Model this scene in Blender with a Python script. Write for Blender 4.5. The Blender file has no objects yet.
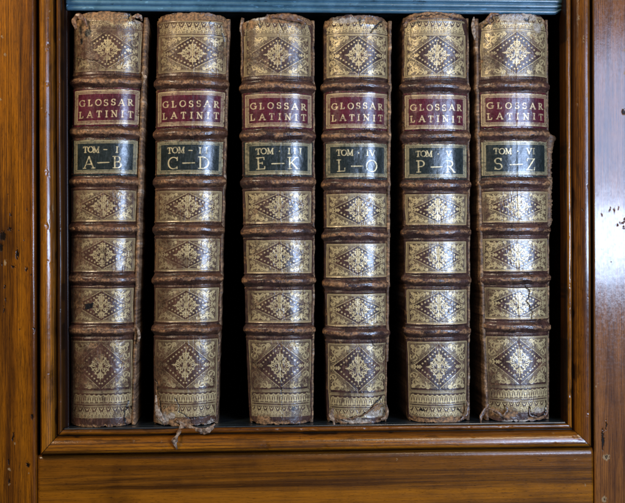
import bpy, math, random
import numpy as np
from mathutils import Vector

random.seed(7)
MM = 0.001
sc = bpy.context.scene
COL = sc.collection

# ------------------------------------------------------------------ camera geometry (millimetres)
D, YAW, ROLL = 1100.0, math.radians(3.3), math.radians(0.22)
CAM = np.array([-math.sin(YAW) * D, -math.cos(YAW) * D, 0.0])
FW = np.array([math.sin(YAW), math.cos(YAW), 0.0])
RT = np.array([math.cos(YAW), -math.sin(YAW), 0.0])
UP = np.array([0.0, 0.0, 1.0])
CR, SR = math.cos(ROLL), math.sin(ROLL)
R2 = RT * CR - UP * SR
U2 = UP * CR + RT * SR

def W(px, py, Y=0.0):
    """where the photograph's point (px, py) lies on the upright plane y = Y"""
    d = FW * D + R2 * (px - 312.5) + U2 * (251.5 - py)
    k = (Y - CAM[1]) / d[1]
    p = CAM + d * k
    return p[0], p[2]

# ------------------------------------------------------------------ noise
_rng = np.random.RandomState(3)
_TAB = _rng.rand(16, 256, 256)

def vnoise(X, Y, seed=0):
    T = _TAB[seed % 16]
    o = (seed // 16) * 37
    xi = np.floor(X).astype(int); yi = np.floor(Y).astype(int)
    fx = X - xi; fy = Y - yi
    fx = fx * fx * (3 - 2 * fx); fy = fy * fy * (3 - 2 * fy)
    x0 = (xi + o) & 255; x1 = (xi + 1 + o) & 255; y0 = (yi + 2 * o) & 255; y1 = (yi + 1 + 2 * o) & 255
    return (T[y0, x0] * (1 - fx) + T[y0, x1] * fx) * (1 - fy) + (T[y1, x0] * (1 - fx) + T[y1, x1] * fx) * fy

def fbm(X, Y, seed=0, octv=4, gain=.5):
    s = 0; a = 1; n = 0
    for i in range(octv):
        s = s + a * vnoise(X * 2 ** i + 17.3 * i, Y * 2 ** i + 9.1 * i, seed + i * 3); n += a; a *= gain
    return s / n

def sstep(a, b, x):
    t = np.clip((x - a) / (b - a), 0, 1)
    return t * t * (3 - 2 * t)

# ------------------------------------------------------------------ object helpers
def tag(o, label=None, cat=None, group=None, kind=None):
    if label: o['label'] = label
    if cat: o['category'] = cat
    if group: o['group'] = group
    if kind: o['kind'] = kind
    return o

def empty(name, loc):
    o = bpy.data.objects.new(name, None); COL.objects.link(o)
    o.location = loc; o.empty_display_size = .02
    return o

def raw_mesh(name, V, F, mat, parent=None, smooth=True, attrs=None):
    """V (n,3) in mm, F (m,4) quads"""
    me = bpy.data.meshes.new(name)
    V = np.ascontiguousarray(V, dtype=np.float32) * MM
    F = np.ascontiguousarray(F, dtype=np.int32)
    k = F.shape[1]
    me.vertices.add(len(V)); me.vertices.foreach_set('co', V.ravel())
    me.loops.add(F.size); me.loops.foreach_set('vertex_index', F.ravel())
    me.polygons.add(len(F)); me.polygons.foreach_set('loop_start', np.arange(0, F.size, k, dtype=np.int32))
    me.update(calc_edges=True)
    if smooth: me.polygons.foreach_set('use_smooth', np.ones(len(F), dtype=bool))
    for an, av in (attrs or {}).items():
        a = me.attributes.new(an, 'FLOAT', 'POINT'); a.data.foreach_set('value', np.ascontiguousarray(av, dtype=np.float32).ravel())
    me.materials.append(mat)
    o = bpy.data.objects.new(name, me); COL.objects.link(o)
    if parent is not None: o.parent = parent
    return o

def grid_faces(ny, nx, close_x=False, off=0):
    i = np.arange(ny - 1)[:, None]; j = np.arange(nx if close_x else nx - 1)[None, :]
    j2 = (j + 1) % nx
    a = i * nx + j; b = i * nx + j2; c = (i + 1) * nx + j2; d = (i + 1) * nx + j
    return np.stack([a + 0 * b, b + 0 * a, c, d], -1).reshape(-1, 4) + off

def grid_obj(name, P, mat, parent=None, attrs=None, flip=False, close_x=False):
    ny, nx = P.shape[:2]
    F = grid_faces(ny, nx, close_x)
    if flip: F = F[:, ::-1]
    return raw_mesh(name, P.reshape(-1, 3), F, mat, parent, True, attrs)

def loft_obj(name, rings, mat, parent=None, attrs=None):
    """closed rings (n, m, 3) with both ends capped by fans into the ring centre"""
    n, m = rings.shape[:2]
    V = rings.reshape(-1, 3); F = grid_faces(n, m, True)
    c0 = rings[0].mean(0); c1 = rings[-1].mean(0)
    V = np.vstack([V, c0, c1]); a = n * m
    caps = []
    for j in range(0, m):
        j2 = (j + 1) % m
        caps.append((a, j2, j, j)); caps.append((a + 1, (n - 1) * m + j, (n - 1) * m + j2, (n - 1) * m + j2))
    me_F = [tuple(f) for f in F] + [f[:3] for f in caps]
    me = bpy.data.meshes.new(name)
    me.from_pydata([tuple(v * MM) for v in V], [], me_F); me.update()
    me.polygons.foreach_set('use_smooth', np.array([True] * len(F) + [False] * len(caps)))
    for an, av in (attrs or {}).items():
        av = np.concatenate([np.ravel(av), [0, 0]])
        at = me.attributes.new(an, 'FLOAT', 'POINT'); at.data.foreach_set('value', av.astype(np.float32))
    me.materials.append(mat)
    o = bpy.data.objects.new(name, me); COL.objects.link(o)
    if parent is not None: o.parent = parent
    return o

# ------------------------------------------------------------------ material helpers
class NT:
    def __init__(s, name):
        s.m = bpy.data.materials.new(name); s.m.use_nodes = True
        s.t = s.m.node_tree; s.b = s.t.nodes['Principled BSDF']
    def n(s, typ, **kw):
        nd = s.t.nodes.new(typ)
        for k, v in kw.items():
            if k.startswith('i_'): nd.inputs[k[2:].replace('_', ' ')].default_value = v
            else: setattr(nd, k, v)
        return nd
    def l(s, a, b): s.t.links.new(a, b)
    def val(s, x):
        nd = s.n('ShaderNodeValue'); nd.outputs[0].default_value = x; return nd.outputs[0]
    def math(s, op, a, b=None, c=None, clamp=False):
        nd = s.n('ShaderNodeMath', operation=op, use_clamp=clamp)
        for k, v in enumerate((a, b, c)):
            if v is None: continue
            if isinstance(v, (int, float)): nd.inputs[k].default_value = v
            else: s.l(v, nd.inputs[k])
        return nd.outputs[0]
    def mix(s, f, a, b, blend='MIX'):
        nd = s.n('ShaderNodeMix', data_type='RGBA', blend_type=blend)
        for k, v in ((0, f), (6, a), (7, b)):
            if isinstance(v, (int, float)): nd.inputs[k].default_value = v
            elif isinstance(v, tuple): nd.inputs[k].default_value = (*v, 1)
            else: s.l(v, nd.inputs[k])
        return nd.outputs[2]
    def mapr(s, x, a, b, c=0., d=1.):
        nd = s.n('ShaderNodeMapRange', clamp=True, interpolation_type='SMOOTHSTEP')
        s.l(x, nd.inputs[0])
        for k, v in enumerate((a, b, c, d)): nd.inputs[k + 1].default_value = v
        return nd.outputs[0]
    def attr(s, name):
        nd = s.n('ShaderNodeAttribute', attribute_name=name); return nd.outputs['Fac']
    def coords(s, scale, rnd=False):
        tc = s.n('ShaderNodeTexCoord'); mp = s.n('ShaderNodeMapping')
        s.l(tc.outputs['Object'], mp.inputs['Vector']); mp.inputs['Scale'].default_value = scale
        return mp.outputs[0]
    def noise(s, vec, scale, detail=4, rough=.55, dist=0.):
        nd = s.n('ShaderNodeTexNoise'); s.l(vec, nd.inputs['Vector'])
        nd.inputs['Scale'].default_value = scale; nd.inputs['Detail'].default_value = detail
        nd.inputs['Roughness'].default_value = rough; nd.inputs['Distortion'].default_value = dist
        return nd.outputs['Fac']
    def bump(s, h, strength, dist, prev=None):
        nd = s.n('ShaderNodeBump'); s.l(h, nd.inputs['Height'])
        nd.inputs['Strength'].default_value = strength; nd.inputs['Distance'].default_value = dist
        if prev is not None: s.l(prev, nd.inputs['Normal'])
        return nd.outputs[0]
    def set(s, k, v):
        if isinstance(v, (int, float)): s.b.inputs[k].default_value = v
        elif isinstance(v, tuple): s.b.inputs[k].default_value = (*v, 1) if len(v) == 3 else v
        else: s.l(v, s.b.inputs[k])

def leather(name, dark, mid, rough=.34, coat=.72, goldcol=(.74, .57, .28), raw=(.27, .140, .058)):
    g = NT(name)
    v = g.coords((1, 1, 1))
    big = g.noise(v, 45, 5, .6)
    fine = g.noise(v, 420, 4, .65)
    vs = g.noise(g.coords((1, 1, .16)), 900, 3, .6)          # fine upright creases
    hs = g.noise(g.coords((.25, 1, 1)), 500, 3, .6)
    wear, white, blot, gold = g.attr('wear'), g.attr('white'), g.attr('blot'), g.attr('gold')
    base = g.mix(g.mapr(big, .35, .68), dark, mid)
    base = g.mix(g.math('MULTIPLY', g.mapr(vs, .52, .72), .55), base, tuple(min(1, c * 2.1 + .02) for c in mid))
    base = g.mix(g.math('MULTIPLY', g.mapr(fine, .56, .74), .5), base, tuple(c * .35 for c in dark))
    rawc = g.mix(g.mapr(fine, .38, .66), tuple(c * .36 for c in raw), tuple(min(1, c * 1.5) for c in raw))
    base = g.mix(wear, base, rawc)
    whc = g.mix(g.mapr(fine, .35, .65), (.20, .155, .115), (.50, .43, .35))
    base = g.mix(white, base, whc)
    gc = g.mix(g.mapr(big, .3, .7), goldcol, tuple(c * .82 for c in goldcol))
    gf = g.math('MULTIPLY', gold, g.mapr(fine, .25, .42, .70, 1.0))
    base = g.mix(gf, base, gc)
    base = g.mix(blot, base, (.006, .005, .006))
    g.set('Base Color', base)
    g.set('Metallic', g.math('MULTIPLY', gf, .42))
    r = g.math('ADD', g.math('MULTIPLY', wear, .3), rough)
    r = g.math('ADD', r, g.math('MULTIPLY', white, .4))
    r = g.math('ADD', r, g.math('MULTIPLY', gf, .12))
    r = g.math('ADD', r, g.mapr(fine, .3, .75, -.08, .14))
    g.set('Roughness', r)
    g.set('Coat Weight', g.math('MULTIPLY', g.math('SUBTRACT', 1.0, wear, clamp=True), coat))
    g.set('Coat Roughness', .24)
    h = g.math('ADD', g.math('MULTIPLY', fine, .6), g.math('MULTIPLY', vs, .7))
    h = g.math('ADD', h, g.math('MULTIPLY', hs, .3))
    b1 = g.bump(h, .35, .0004)
    g.set('Normal', b1)
    g.l(g.bump(fine, .22, .0003), g.b.inputs['Coat Normal'])
    return g.m

def wood(name, axis, dark, mid, light, ring=1.0, coat=.9, crough=.13, seed=0., bump=.25, contrast=1.0, spec=.12, fine=1.0):
    """varnished pine: grain along axis ('z' upright, 'x' lying)"""
    g = NT(name)
    tc = g.n('ShaderNodeTexCoord'); mp = g.n('ShaderNodeMapping'); g.l(tc.outputs['Object'], mp.inputs['Vector'])
    mp.inputs['Location'].default_value = (seed, seed * .7, seed * 1.3)
    k = .028
    mp.inputs['Scale'].default_value = (1, 1, k) if axis == 'z' else (k, 1, 1)
    v = mp.outputs[0]
    slow = g.noise(v, 22, 3, .5, .3)
    wav = g.n('ShaderNodeTexWave', wave_type='BANDS', bands_direction='X' if axis == 'z' else 'Z', wave_profile='SAW')
    g.l(v, wav.inputs['Vector']); wav.inputs['Scale'].default_value = 70 * ring
    wav.inputs['Distortion'].default_value = 6.0; wav.inputs['Detail'].default_value = 3
    wav.inputs['Detail Scale'].default_value = .35; wav.inputs['Detail Roughness'].default_value = .55
    fib = g.noise(v, 1500, 4, .7)
    fib2 = g.noise(v, 230, 4, .6)
    c = g.mix(g.mapr(slow, .35, .65), mid, light)
    st = g.noise(v, 60 * ring, 5, .66, .5)
    st2 = g.noise(v, 38 * ring, 2, .5, .4)
    c = g.mix(g.math('MULTIPLY', g.mapr(st, .44, .64), .80 * contrast, clamp=True), c, dark)
    c = g.mix(g.math('MULTIPLY', g.mapr(wav.outputs['Fac'], .55, 1.0), g.mapr(st2, .40, .62, .18 * fine, .8 * fine)), c, dark)
    c = g.mix(g.math('MULTIPLY', g.mapr(fib2, .48, .68), .55 * fine), c, dark)
    c = g.mix(g.math('MULTIPLY', g.mapr(fib, .46, .64), .62 * fine), c, tuple(x * .6 for x in dark))
    pore = g.noise(g.coords((1, 1, .07) if axis == 'z' else (.07, 1, 1)), 2300, 2, .6)
    c = g.mix(g.math('MULTIPLY', g.mapr(pore, .60, .70), .75), c, tuple(x * .5 for x in dark))
    pale = g.noise(g.coords((1, 1, .02) if axis == 'z' else (.02, 1, 1)), 1700, 3, .6)
    c = g.mix(g.math('MULTIPLY', g.mapr(pale, .60, .72), .30), c, tuple(min(1, x * 1.5) for x in light))
    blotch = g.noise(g.coords((1, 1, 1)), 14, 4, .6)
    c = g.mix(g.mapr(blotch, .48, .75, 0, .55), c, tuple(x * .8 for x in dark))
    mark, chip = g.attr('mark'), g.attr('chip')
    c = g.mix(chip, c, (.30, .19, .09))
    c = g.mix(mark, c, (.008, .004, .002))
    g.set('Base Color', c)
    tcn = g.noise(g.coords((1, 1, 1)), 300, 5, .7)
    g.set('Roughness', g.mapr(fib2, .3, .7, .38, .52))
    g.set('Specular IOR Level', spec)
    g.set('Coat Weight', g.math('MULTIPLY', g.math('SUBTRACT', 1.0, g.math('MAXIMUM', mark, chip), clamp=True), coat))
    g.set('Coat Roughness', g.math('ADD', g.mapr(tcn, .3, .75, -.03, .09), crough))
    h = g.math('ADD', g.math('MULTIPLY', fib, .5), g.math('MULTIPLY', fib2, .9))
    h = g.math('ADD', h, g.math('MULTIPLY', tcn, .35))
    h = g.math('ADD', h, g.math('MULTIPLY', g.noise(g.coords((1, 1, .35)), 55, 3, .5), 2.2))
    b = g.bump(h, bump, .0006); g.set('Normal', b); g.l(b, g.b.inputs['Coat Normal'])
    return g.m

def paint(name, a, b, rough=.3, coat=.4):
    g = NT(name)
    n1 = g.noise(g.coords((1, 1, 1)), 30, 5, .65)
    n2 = g.noise(g.coords((.12, 1, 1)), 400, 4, .6)
    c = g.mix(g.mapr(n1, .35, .68), a, b)
    c = g.mix(g.math('MULTIPLY', g.mapr(n2, .52, .72), .4), c, tuple(x * .45 for x in a))
    n3 = g.noise(g.coords((.5, 1, 1)), 160, 6, .7)
    c = g.mix(g.mapr(n3, .60, .66, 0, .8), c, tuple(x * .25 for x in a))
    c = g.mix(g.mapr(n3, .33, .38, .55, 0), c, tuple(min(1, x * 1.9 + .02) for x in b))
    g.set('Base Color', c); g.set('Roughness', g.mapr(n2, .3, .7, rough - .06, rough + .12))
    g.set('Coat Weight', coat); g.set('Coat Roughness', .2)
    g.set('Normal', g.bump(g.math('ADD', n2, n1), .3, .0006))
    return g.m

M = {}
for i, (dk, md) in enumerate([((.060, .024, .014), (.125, .052, .030)), ((.062, .024, .013), (.125, .052, .027)),
                              ((.050, .022, .016), (.105, .046, .032)), ((.044, .020, .016), (.098, .042, .030)),
                              ((.046, .021, .017), (.098, .044, .034)), ((.052, .023, .017), (.110, .048, .035))]):
    dk = tuple(c * .85 * .72 + .001 for c in dk); md = tuple(c * .76 + .002 for c in md)
    M['leather%d' % i] = leather('calf_leather_%d' % i, dk, md)
    M['band%d' % i] = leather('band_leather_%d' % i, dk, tuple(c * 1.15 for c in md), rough=.34, raw=(.30, .150, .065))
M['red'] = leather('red_label_leather', (.055, .006, .012), (.105, .010, .022), rough=.3, coat=.65, raw=(.22, .07, .05), goldcol=(.80, .62, .33))
M['green'] = leather('green_black_label_leather', (.010, .015, .014), (.020, .028, .026), rough=.28, coat=.65, raw=(.10, .07, .05), goldcol=(.80, .66, .36))
M['board'] = leather('worn_board_edge', (.05, .025, .014), (.12, .06, .03), rough=.55, coat=.05, raw=(.38, .22, .11))
M['paper'] = paint('old_paper', (.42, .36, .26), (.30, .24, .16), .7, 0)
M['wood_l'] = wood('pine_left_stile', 'z', (.030, .008, .0015), (.23, .066, .002), (.54, .185, .004), ring=2.0, contrast=.8, seed=.3, coat=.55)
M['wood_r'] = wood('pine_right_stile', 'z', (.050, .014, .004), (.15, .044, .008), (.26, .088, .014), ring=2.2, contrast=.7, seed=1.9, crough=.11, bump=.20)
M['wood_m'] = wood('pine_moulding_upright', 'z', (.028, .007, .0015), (.18, .050, .003), (.42, .145, .005), ring=2.2, contrast=.8, seed=2.7, crough=.11, bump=.18)
M['wood_b'] = wood('pine_moulding_lying', 'x', (.028, .007, .0015), (.18, .050, .003), (.42, .145, .005), ring=1.6, contrast=.8, seed=4.1, crough=.12, bump=.2)
M['wood_rail'] = wood('pine_bottom_rail', 'x', (.022, .006, .001), (.10, .027, .002), (.33, .110, .004), fine=.55, ring=.75, seed=6.0, coat=.5, contrast=1.1)
M['blue'] = paint('blue_grey_shelf_edge', (.045, .120, .175), (.10, .22, .31), .3, .6)
M['teal'] = paint('dark_teal_shelf_paint', (.009, .013, .017), (.018, .027, .034), .3, .5)
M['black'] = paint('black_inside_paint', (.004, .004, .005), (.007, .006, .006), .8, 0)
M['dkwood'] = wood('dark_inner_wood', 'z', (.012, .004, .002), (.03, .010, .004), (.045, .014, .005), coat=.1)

# ------------------------------------------------------------------ frame of the bookcase
XL = W(61.8, 250)[0]; KL = .89; XR = W(566.5, 250)[0]
ZB = .5 * (W(66, 430.5)[1] + W(566, 423.0)[1])
ZTOP = 330.0; ZLOW = -300.0
print('opening', XL, XR, ZB, W(66, 430.5), W(566, 423.0))
case = empty('bookcase', (0, 0, ZLOW * MM))
case_o = np.array([0, 0, ZLOW])
tag(case, 'varnished brown pine bookcase front with moulded frame around the row of old books', 'bookcase')

# moulding profile: q outward from the opening, y depth (negative = towards the viewer)
def mould_profile():
    pts = [(0, 22), (0, 8), (0, 2.5)]
    for a in np.linspace(180, 0, 13):                       # inner bead
        pts.append((2.6 + 2.6 * math.cos(math.radians(a)), .6 - 2.4 * math.sin(math.radians(a))))
    pts += [(5.5, 1.6), (6.0, 1.9), (6.6, 1.2)]
    for a in np.linspace(176, 90, 30):                       # long round rising from the groove to its crest
        pts.append((19.0 + 12.2 * math.cos(math.radians(a)), -.4 - 9.0 * math.sin(math.radians(a))))
    for a in np.linspace(84, 0, 12):
        pts.append((19.0 + 4.2 * math.cos(math.radians(a)), -4.4 - 5.0 * math.sin(math.radians(a))))
    pts += [(23.2, -1.5), (23.1, 4.0), (23.1, 18.0)]
    return np.array(pts)
PR = mould_profile()

def add_marks(shape, A, B, marks, chips, seed):
    """A, B = coordinate arrays in mm; marks: (a, b, ra, rb)"""
    mk = np.zeros(shape); ch = np.zeros(shape)
    n = fbm(A * .45, B * .25, seed, 3) - .5; n2 = fbm(A * 1.2, B * 1.2, seed + 5, 2) - .5
    for (a, b, ra, rb) in marks:
        d = np.sqrt(((A - a + n * 3) / ra) ** 2 + ((B - b + n2 * 5) / rb) ** 2)
        mk = np.maximum(mk, sstep(1.15, .7, d + n2 * .8))
    for (a, b, ra, rb) in chips:
        d = np.sqrt(((A - a + n2 * 2) / ra) ** 2 + ((B - b + n * 3) / rb) ** 2)
        ch = np.maximum(ch, sstep(1.1, .8, d + n2 * .8))
    return mk, ch

def groove_shade_dirt(Q, A, seed):
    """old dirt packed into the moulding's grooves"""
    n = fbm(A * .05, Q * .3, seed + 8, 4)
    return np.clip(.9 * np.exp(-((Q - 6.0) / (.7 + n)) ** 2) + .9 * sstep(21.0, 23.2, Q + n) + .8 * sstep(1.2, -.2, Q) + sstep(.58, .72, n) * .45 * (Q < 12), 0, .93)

def sweep_upright(name, sgn, xedge, mat, seed, q, y, ztop, miter=True, marks=(), chips=(), dz=.55):
    nz = int((ztop - ZLOW) / dz)
    Z0 = np.linspace(0, 1, nz)[:, None]
    q = np.asarray(q)[None, :]; y = np.asarray(y)[None, :]; kx = KL if sgn < 0 else 1.0
    zb = (ZB - q) if miter else (ZLOW + 0 * q)
    Z = zb + (ztop - zb) * Z0
    Q = q + 0 * Z
    wob = (fbm(Z * .012, Q * .02, seed, 2) - .5) * .9
    nick = np.clip(fbm(Z * .09, Q * .10, seed + 4, 4) - .71, 0, 1) * 3
    Y = y + (fbm(Z * .010, Q * .02 + 5, seed + 2, 2) - .5) * .7 + nick * (y < 0) * (1.0 if miter else 0.0)
    X = xedge + sgn * (Q * kx + wob)
    P = np.stack([X, Y, Z], -1) - case_o
    mk, ch = add_marks(Z.shape, X, Z, marks, chips, seed)
    if miter: mk = np.maximum(mk, groove_shade_dirt(Q, Z, seed))
    if miter and sgn < 0: mk = np.maximum(mk, (.35 + .5 * fbm(Z * .03, Q * .3, 19, 3)) * sstep(10.5, 6.5, Q))  # left moulding's inner side painted darker to stand in for shade
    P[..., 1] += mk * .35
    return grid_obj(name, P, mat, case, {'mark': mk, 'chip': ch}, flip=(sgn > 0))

def pm(*l): return [(*W(a, b, -4), ra, rb) for (a, b, ra, rb) in l]
chips_l = pm((50, 12, .5, 1.0), (53, 208, .5, 4), (50, 222, .5, 3))
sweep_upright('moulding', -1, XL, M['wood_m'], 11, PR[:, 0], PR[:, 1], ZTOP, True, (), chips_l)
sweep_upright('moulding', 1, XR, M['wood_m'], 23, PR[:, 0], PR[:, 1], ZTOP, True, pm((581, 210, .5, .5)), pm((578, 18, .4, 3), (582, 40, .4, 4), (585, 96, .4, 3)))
# lying moulding with mitred ends
nx = 620
T = np.linspace(0, 1, nx)[None, :]
q = PR[:, 0][:, None]; y = PR[:, 1][:, None]
xa = XL - q * KL + .45; xb = XR + q - .45
X = xa + (xb - xa) * T
Q = q + 0 * X
wob = (fbm(X * .012, Q * .02, 31, 2) - .5) * .9
nick = np.clip(fbm(X * .09, Q * .10, 35, 4) - .69, 0, 1) * 3.5
Y = y + (fbm(X * .010, Q * .02, 33, 2) - .5) * .7 + nick * (y < 0)
Z = ZB - (Q + wob)
mk, ch = add_marks(X.shape, X, Z, pm((312, 438, 3, .5), (300, 437, 1.2, .5)), pm((553, 433, 1.0, .5)), 37)
mk = np.maximum(mk, groove_shade_dirt(Q, X, 39))
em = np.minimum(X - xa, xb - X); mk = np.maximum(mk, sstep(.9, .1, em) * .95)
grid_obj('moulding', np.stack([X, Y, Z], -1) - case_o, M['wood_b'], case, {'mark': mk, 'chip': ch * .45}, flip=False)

# stiles: rounded inner edge then flat face
def stile_profile(width, r=5.0, q0=27.2):
    pts = [(q0, 18.0), (q0, 4.0)]
    for a in np.linspace(0, 90, 12):
        pts.append((q0 + r * (1 - math.cos(math.radians(a))), r - 4.0 - r * math.sin(math.radians(a))))
    for x in np.linspace(q0 + r + .5, 27 + width, int(width * 2.2)): pts.append((x, -4.0))
    pts.append((27 + width, 30.0))
    return np.array(pts)
SP = stile_profile(60); SPR = stile_profile(60, 2.0, 26.4)
ml = pm((3, 236, 3.5, 5), (10, 229, 4, 1.3), (1, 248, 2.5, 4), (17, 254, 1.0, 6.5), (14, 267, 1.8, 1.8), (26, 269, 1.3, 2.0), (31, 275, .9, 1.0),
        (27, 209, .7, .8), (19, 231, .6, .6), (11, 215, .9, 1.2), (5, 287, 1.2, 1.8), (2, 264, 1.0, 1.0), (32, 417, 1.6, 3.0), (13, 437, 1.0, 4.5), (28, 465, 1.7, 2.2),
        (9, 462, .7, 3), (10, 480, .7, 4), (6, 300, .6, 1.2), (20, 330, .5, 1.0), (15, 205, .5, .7), (24, 240, .5, .7), (8, 195, .6, .6), (4, 310, .8, 3), (34, 330, .4, 3))
cl = pm((2, 37, 1.0, 1.2), (5, 54.5, 1.0, 1.5), (5, 262, 1.0, 3.0), (15, 443, 1.0, 1.2), (9, 469, 1.3, 1.6), (9, 484, .7, 1.2), (0.5, 99, .8, 1.5), (29, 473, .5, .8))
sweep_upright('side_stile', -1, XL, M['wood_l'], 51, SP[:, 0], SP[:, 1], ZTOP, False, ml, cl)
mr = pm((603, 440, 1.4, 12), (606, 425, 1.0, 6), (606, 457.5, 1.3, 1.6), (624, 112, 2.0, 2.5), (622, 223, 2.2, 1.0), (624, 219, 1.2, .8), (618, 225, 1.0, .7), (614, 211, .4, 2), (618, 208, .4, 2.5),
        (610, 209, .35, 3), (616, 226, .5, .4), (612, 262, .3, .8), (605, 500, 1.0, 1.0), (624, 228, 1.5, 1), (601, 214, .3, 1))
cr = pm((606, 457.5, 3.6, 3.4), (604, 499, 2.5, 3), (616, 21, .5, 2.0), (612, 17, .4, 1.5), (624.5, 50, .8, 2), (624.5, 73, .8, 2), (596, 386, .5, 1.4), (598, 383, .4, .8), (600, 400, .3, .5))
sweep_upright('side_stile', 1, XR, M['wood_r'], 61, SPR[:, 0], SPR[:, 1], ZTOP, False, mr, cr)
# bottom rail, between the stiles
RP = [(24.6, 18.0), (24.6, 5.0)]
for a in np.linspace(0, 90, 12): RP.append((24.6 + 6.5 * (1 - math.cos(math.radians(a))), .6 - 4.2 * math.sin(math.radians(a))))
for v in np.linspace(31.6, 125, 160): RP.append((v, -3.6))
RP.append((125, 30))
RP = np.array(RP)
xa, xb = XL - 27.2 * KL + .3, XR + 26.1
X = (xa + (xb - xa) * np.linspace(0, 1, 760))[None, :] + 0 * RP[:, :1]
Q = RP[:, :1] + 0 * X
Z = ZB - Q - (fbm(X * .012, Q * .02, 71, 2) - .5) * .7
edge = np.minimum(X - xa, xb - X)
Y = RP[:, 1:] + 0 * X + (fbm(X * .010, Q * .02, 73, 2) - .5) * .6 + 2.0 * np.exp(-edge / .8)
mk, ch = add_marks(X.shape, X, Z, pm((540, 460, 3, .4), (120, 470, 2, .4), (577, 489, 1.5, .4)), pm((576, 459, 2, .35), (397, 459, .25, 3), (585, 485, .3, 1)), 77)
grid_obj('bottom_rail', np.stack([X, Y, Z], -1) - case_o, M['wood_rail'], case, {'mark': mk, 'chip': ch}, flip=False)

def box(name, x0, x1, y0, y1, z0, z1, mat, parent, bev=1.0):
    me = bpy.data.meshes.new(name)
    import bmesh
    bm = bmesh.new(); bmesh.ops.create_cube(bm, size=1)
    for v in bm.verts:
        v.co = Vector(((x0 + x1) / 2 + v.co.x * (x1 - x0), (y0 + y1) / 2 + v.co.y * (y1 - y0), (z0 + z1) / 2 + v.co.z * (z1 - z0))) * MM - Vector(case_o * MM)
    if bev: bmesh.ops.bevel(bm, geom=bm.edges[:], offset=bev * MM, segments=2, profile=.5, affect='EDGES')
    bm.to_mesh(me); bm.free(); me.materials.append(mat)
    o = bpy.data.objects.new(name, me); COL.objects.link(o); o.parent = parent
    return o
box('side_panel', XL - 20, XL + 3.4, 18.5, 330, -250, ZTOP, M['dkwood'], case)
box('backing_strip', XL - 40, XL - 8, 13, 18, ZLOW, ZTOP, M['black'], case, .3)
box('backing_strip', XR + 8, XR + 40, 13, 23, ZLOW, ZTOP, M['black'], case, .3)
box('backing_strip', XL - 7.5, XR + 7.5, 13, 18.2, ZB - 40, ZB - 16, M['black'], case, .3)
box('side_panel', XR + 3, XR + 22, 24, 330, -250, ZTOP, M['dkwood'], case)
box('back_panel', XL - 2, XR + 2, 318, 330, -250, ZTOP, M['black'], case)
# lower shelf (the books stand on it), its worn front strip just behind the lip
ZS = ZB + 1.2
box('lower_shelf', XL + 3.5, XR + 2.5, 13.0, 316, ZS - 18, ZS, M['teal'], case, .8)
box('shelf_lipping', XL + .3, XR - .3, 3.2, 12.8, ZS - 14, ZS - .05, M['teal'], case, .8)
# upper shelf with a beaded front edge coloured blue grey
ZU = W(300, 9.5, 16)[1]
prof = [(6, -2.5), (1.5, -2.5), (.3, -1.2), (0, .2), (.9, 1.6), (2.2, 2.2), (2.2, 2.9), (.2, 3.3), (-.9, 4.3), (-1.2, 5.6), (-.6, 7.0), (.9, 7.7), (.9, 8.3), (-1.5, 8.6), (-2.2, 9.6), (-2.2, 11.2), (-1.2, 12.4), (.5, 12.8), (.5, 13.6), (-1.5, 14.2), (-2.5, 16), (-2.5, 24), (-1.0, 26), (6, 26)]
pf = np.array(prof)
from_x, to_x = W(66.2, 5, 16)[0], W(563, 5, 16)[0]
tt = np.linspace(0, 1, 260)
rings = []
for t in tt:
    x = from_x + (to_x - from_x) * t
    e = max(0, (x - (to_x - 7)) / 7)
    r = np.stack([np.full(len(pf), x) - 0.0, 16 + pf[:, 0] + .35 * (float(fbm(np.array([x * .03]), np.array([0.]), 5)[0]) - .5) + 0 * e, ZU + pf[:, 1] + e * (6.0 - np.minimum(pf[:, 1], 6.0)) * .55], -1)
    rings.append(r - case_o)
loft_obj('upper_shelf_edge', np.array(rings), M['blue'], case)
box('upper_shelf', from_x, to_x, 23, 316, ZU, ZU + 20, M['teal'], case, .5)

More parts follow.
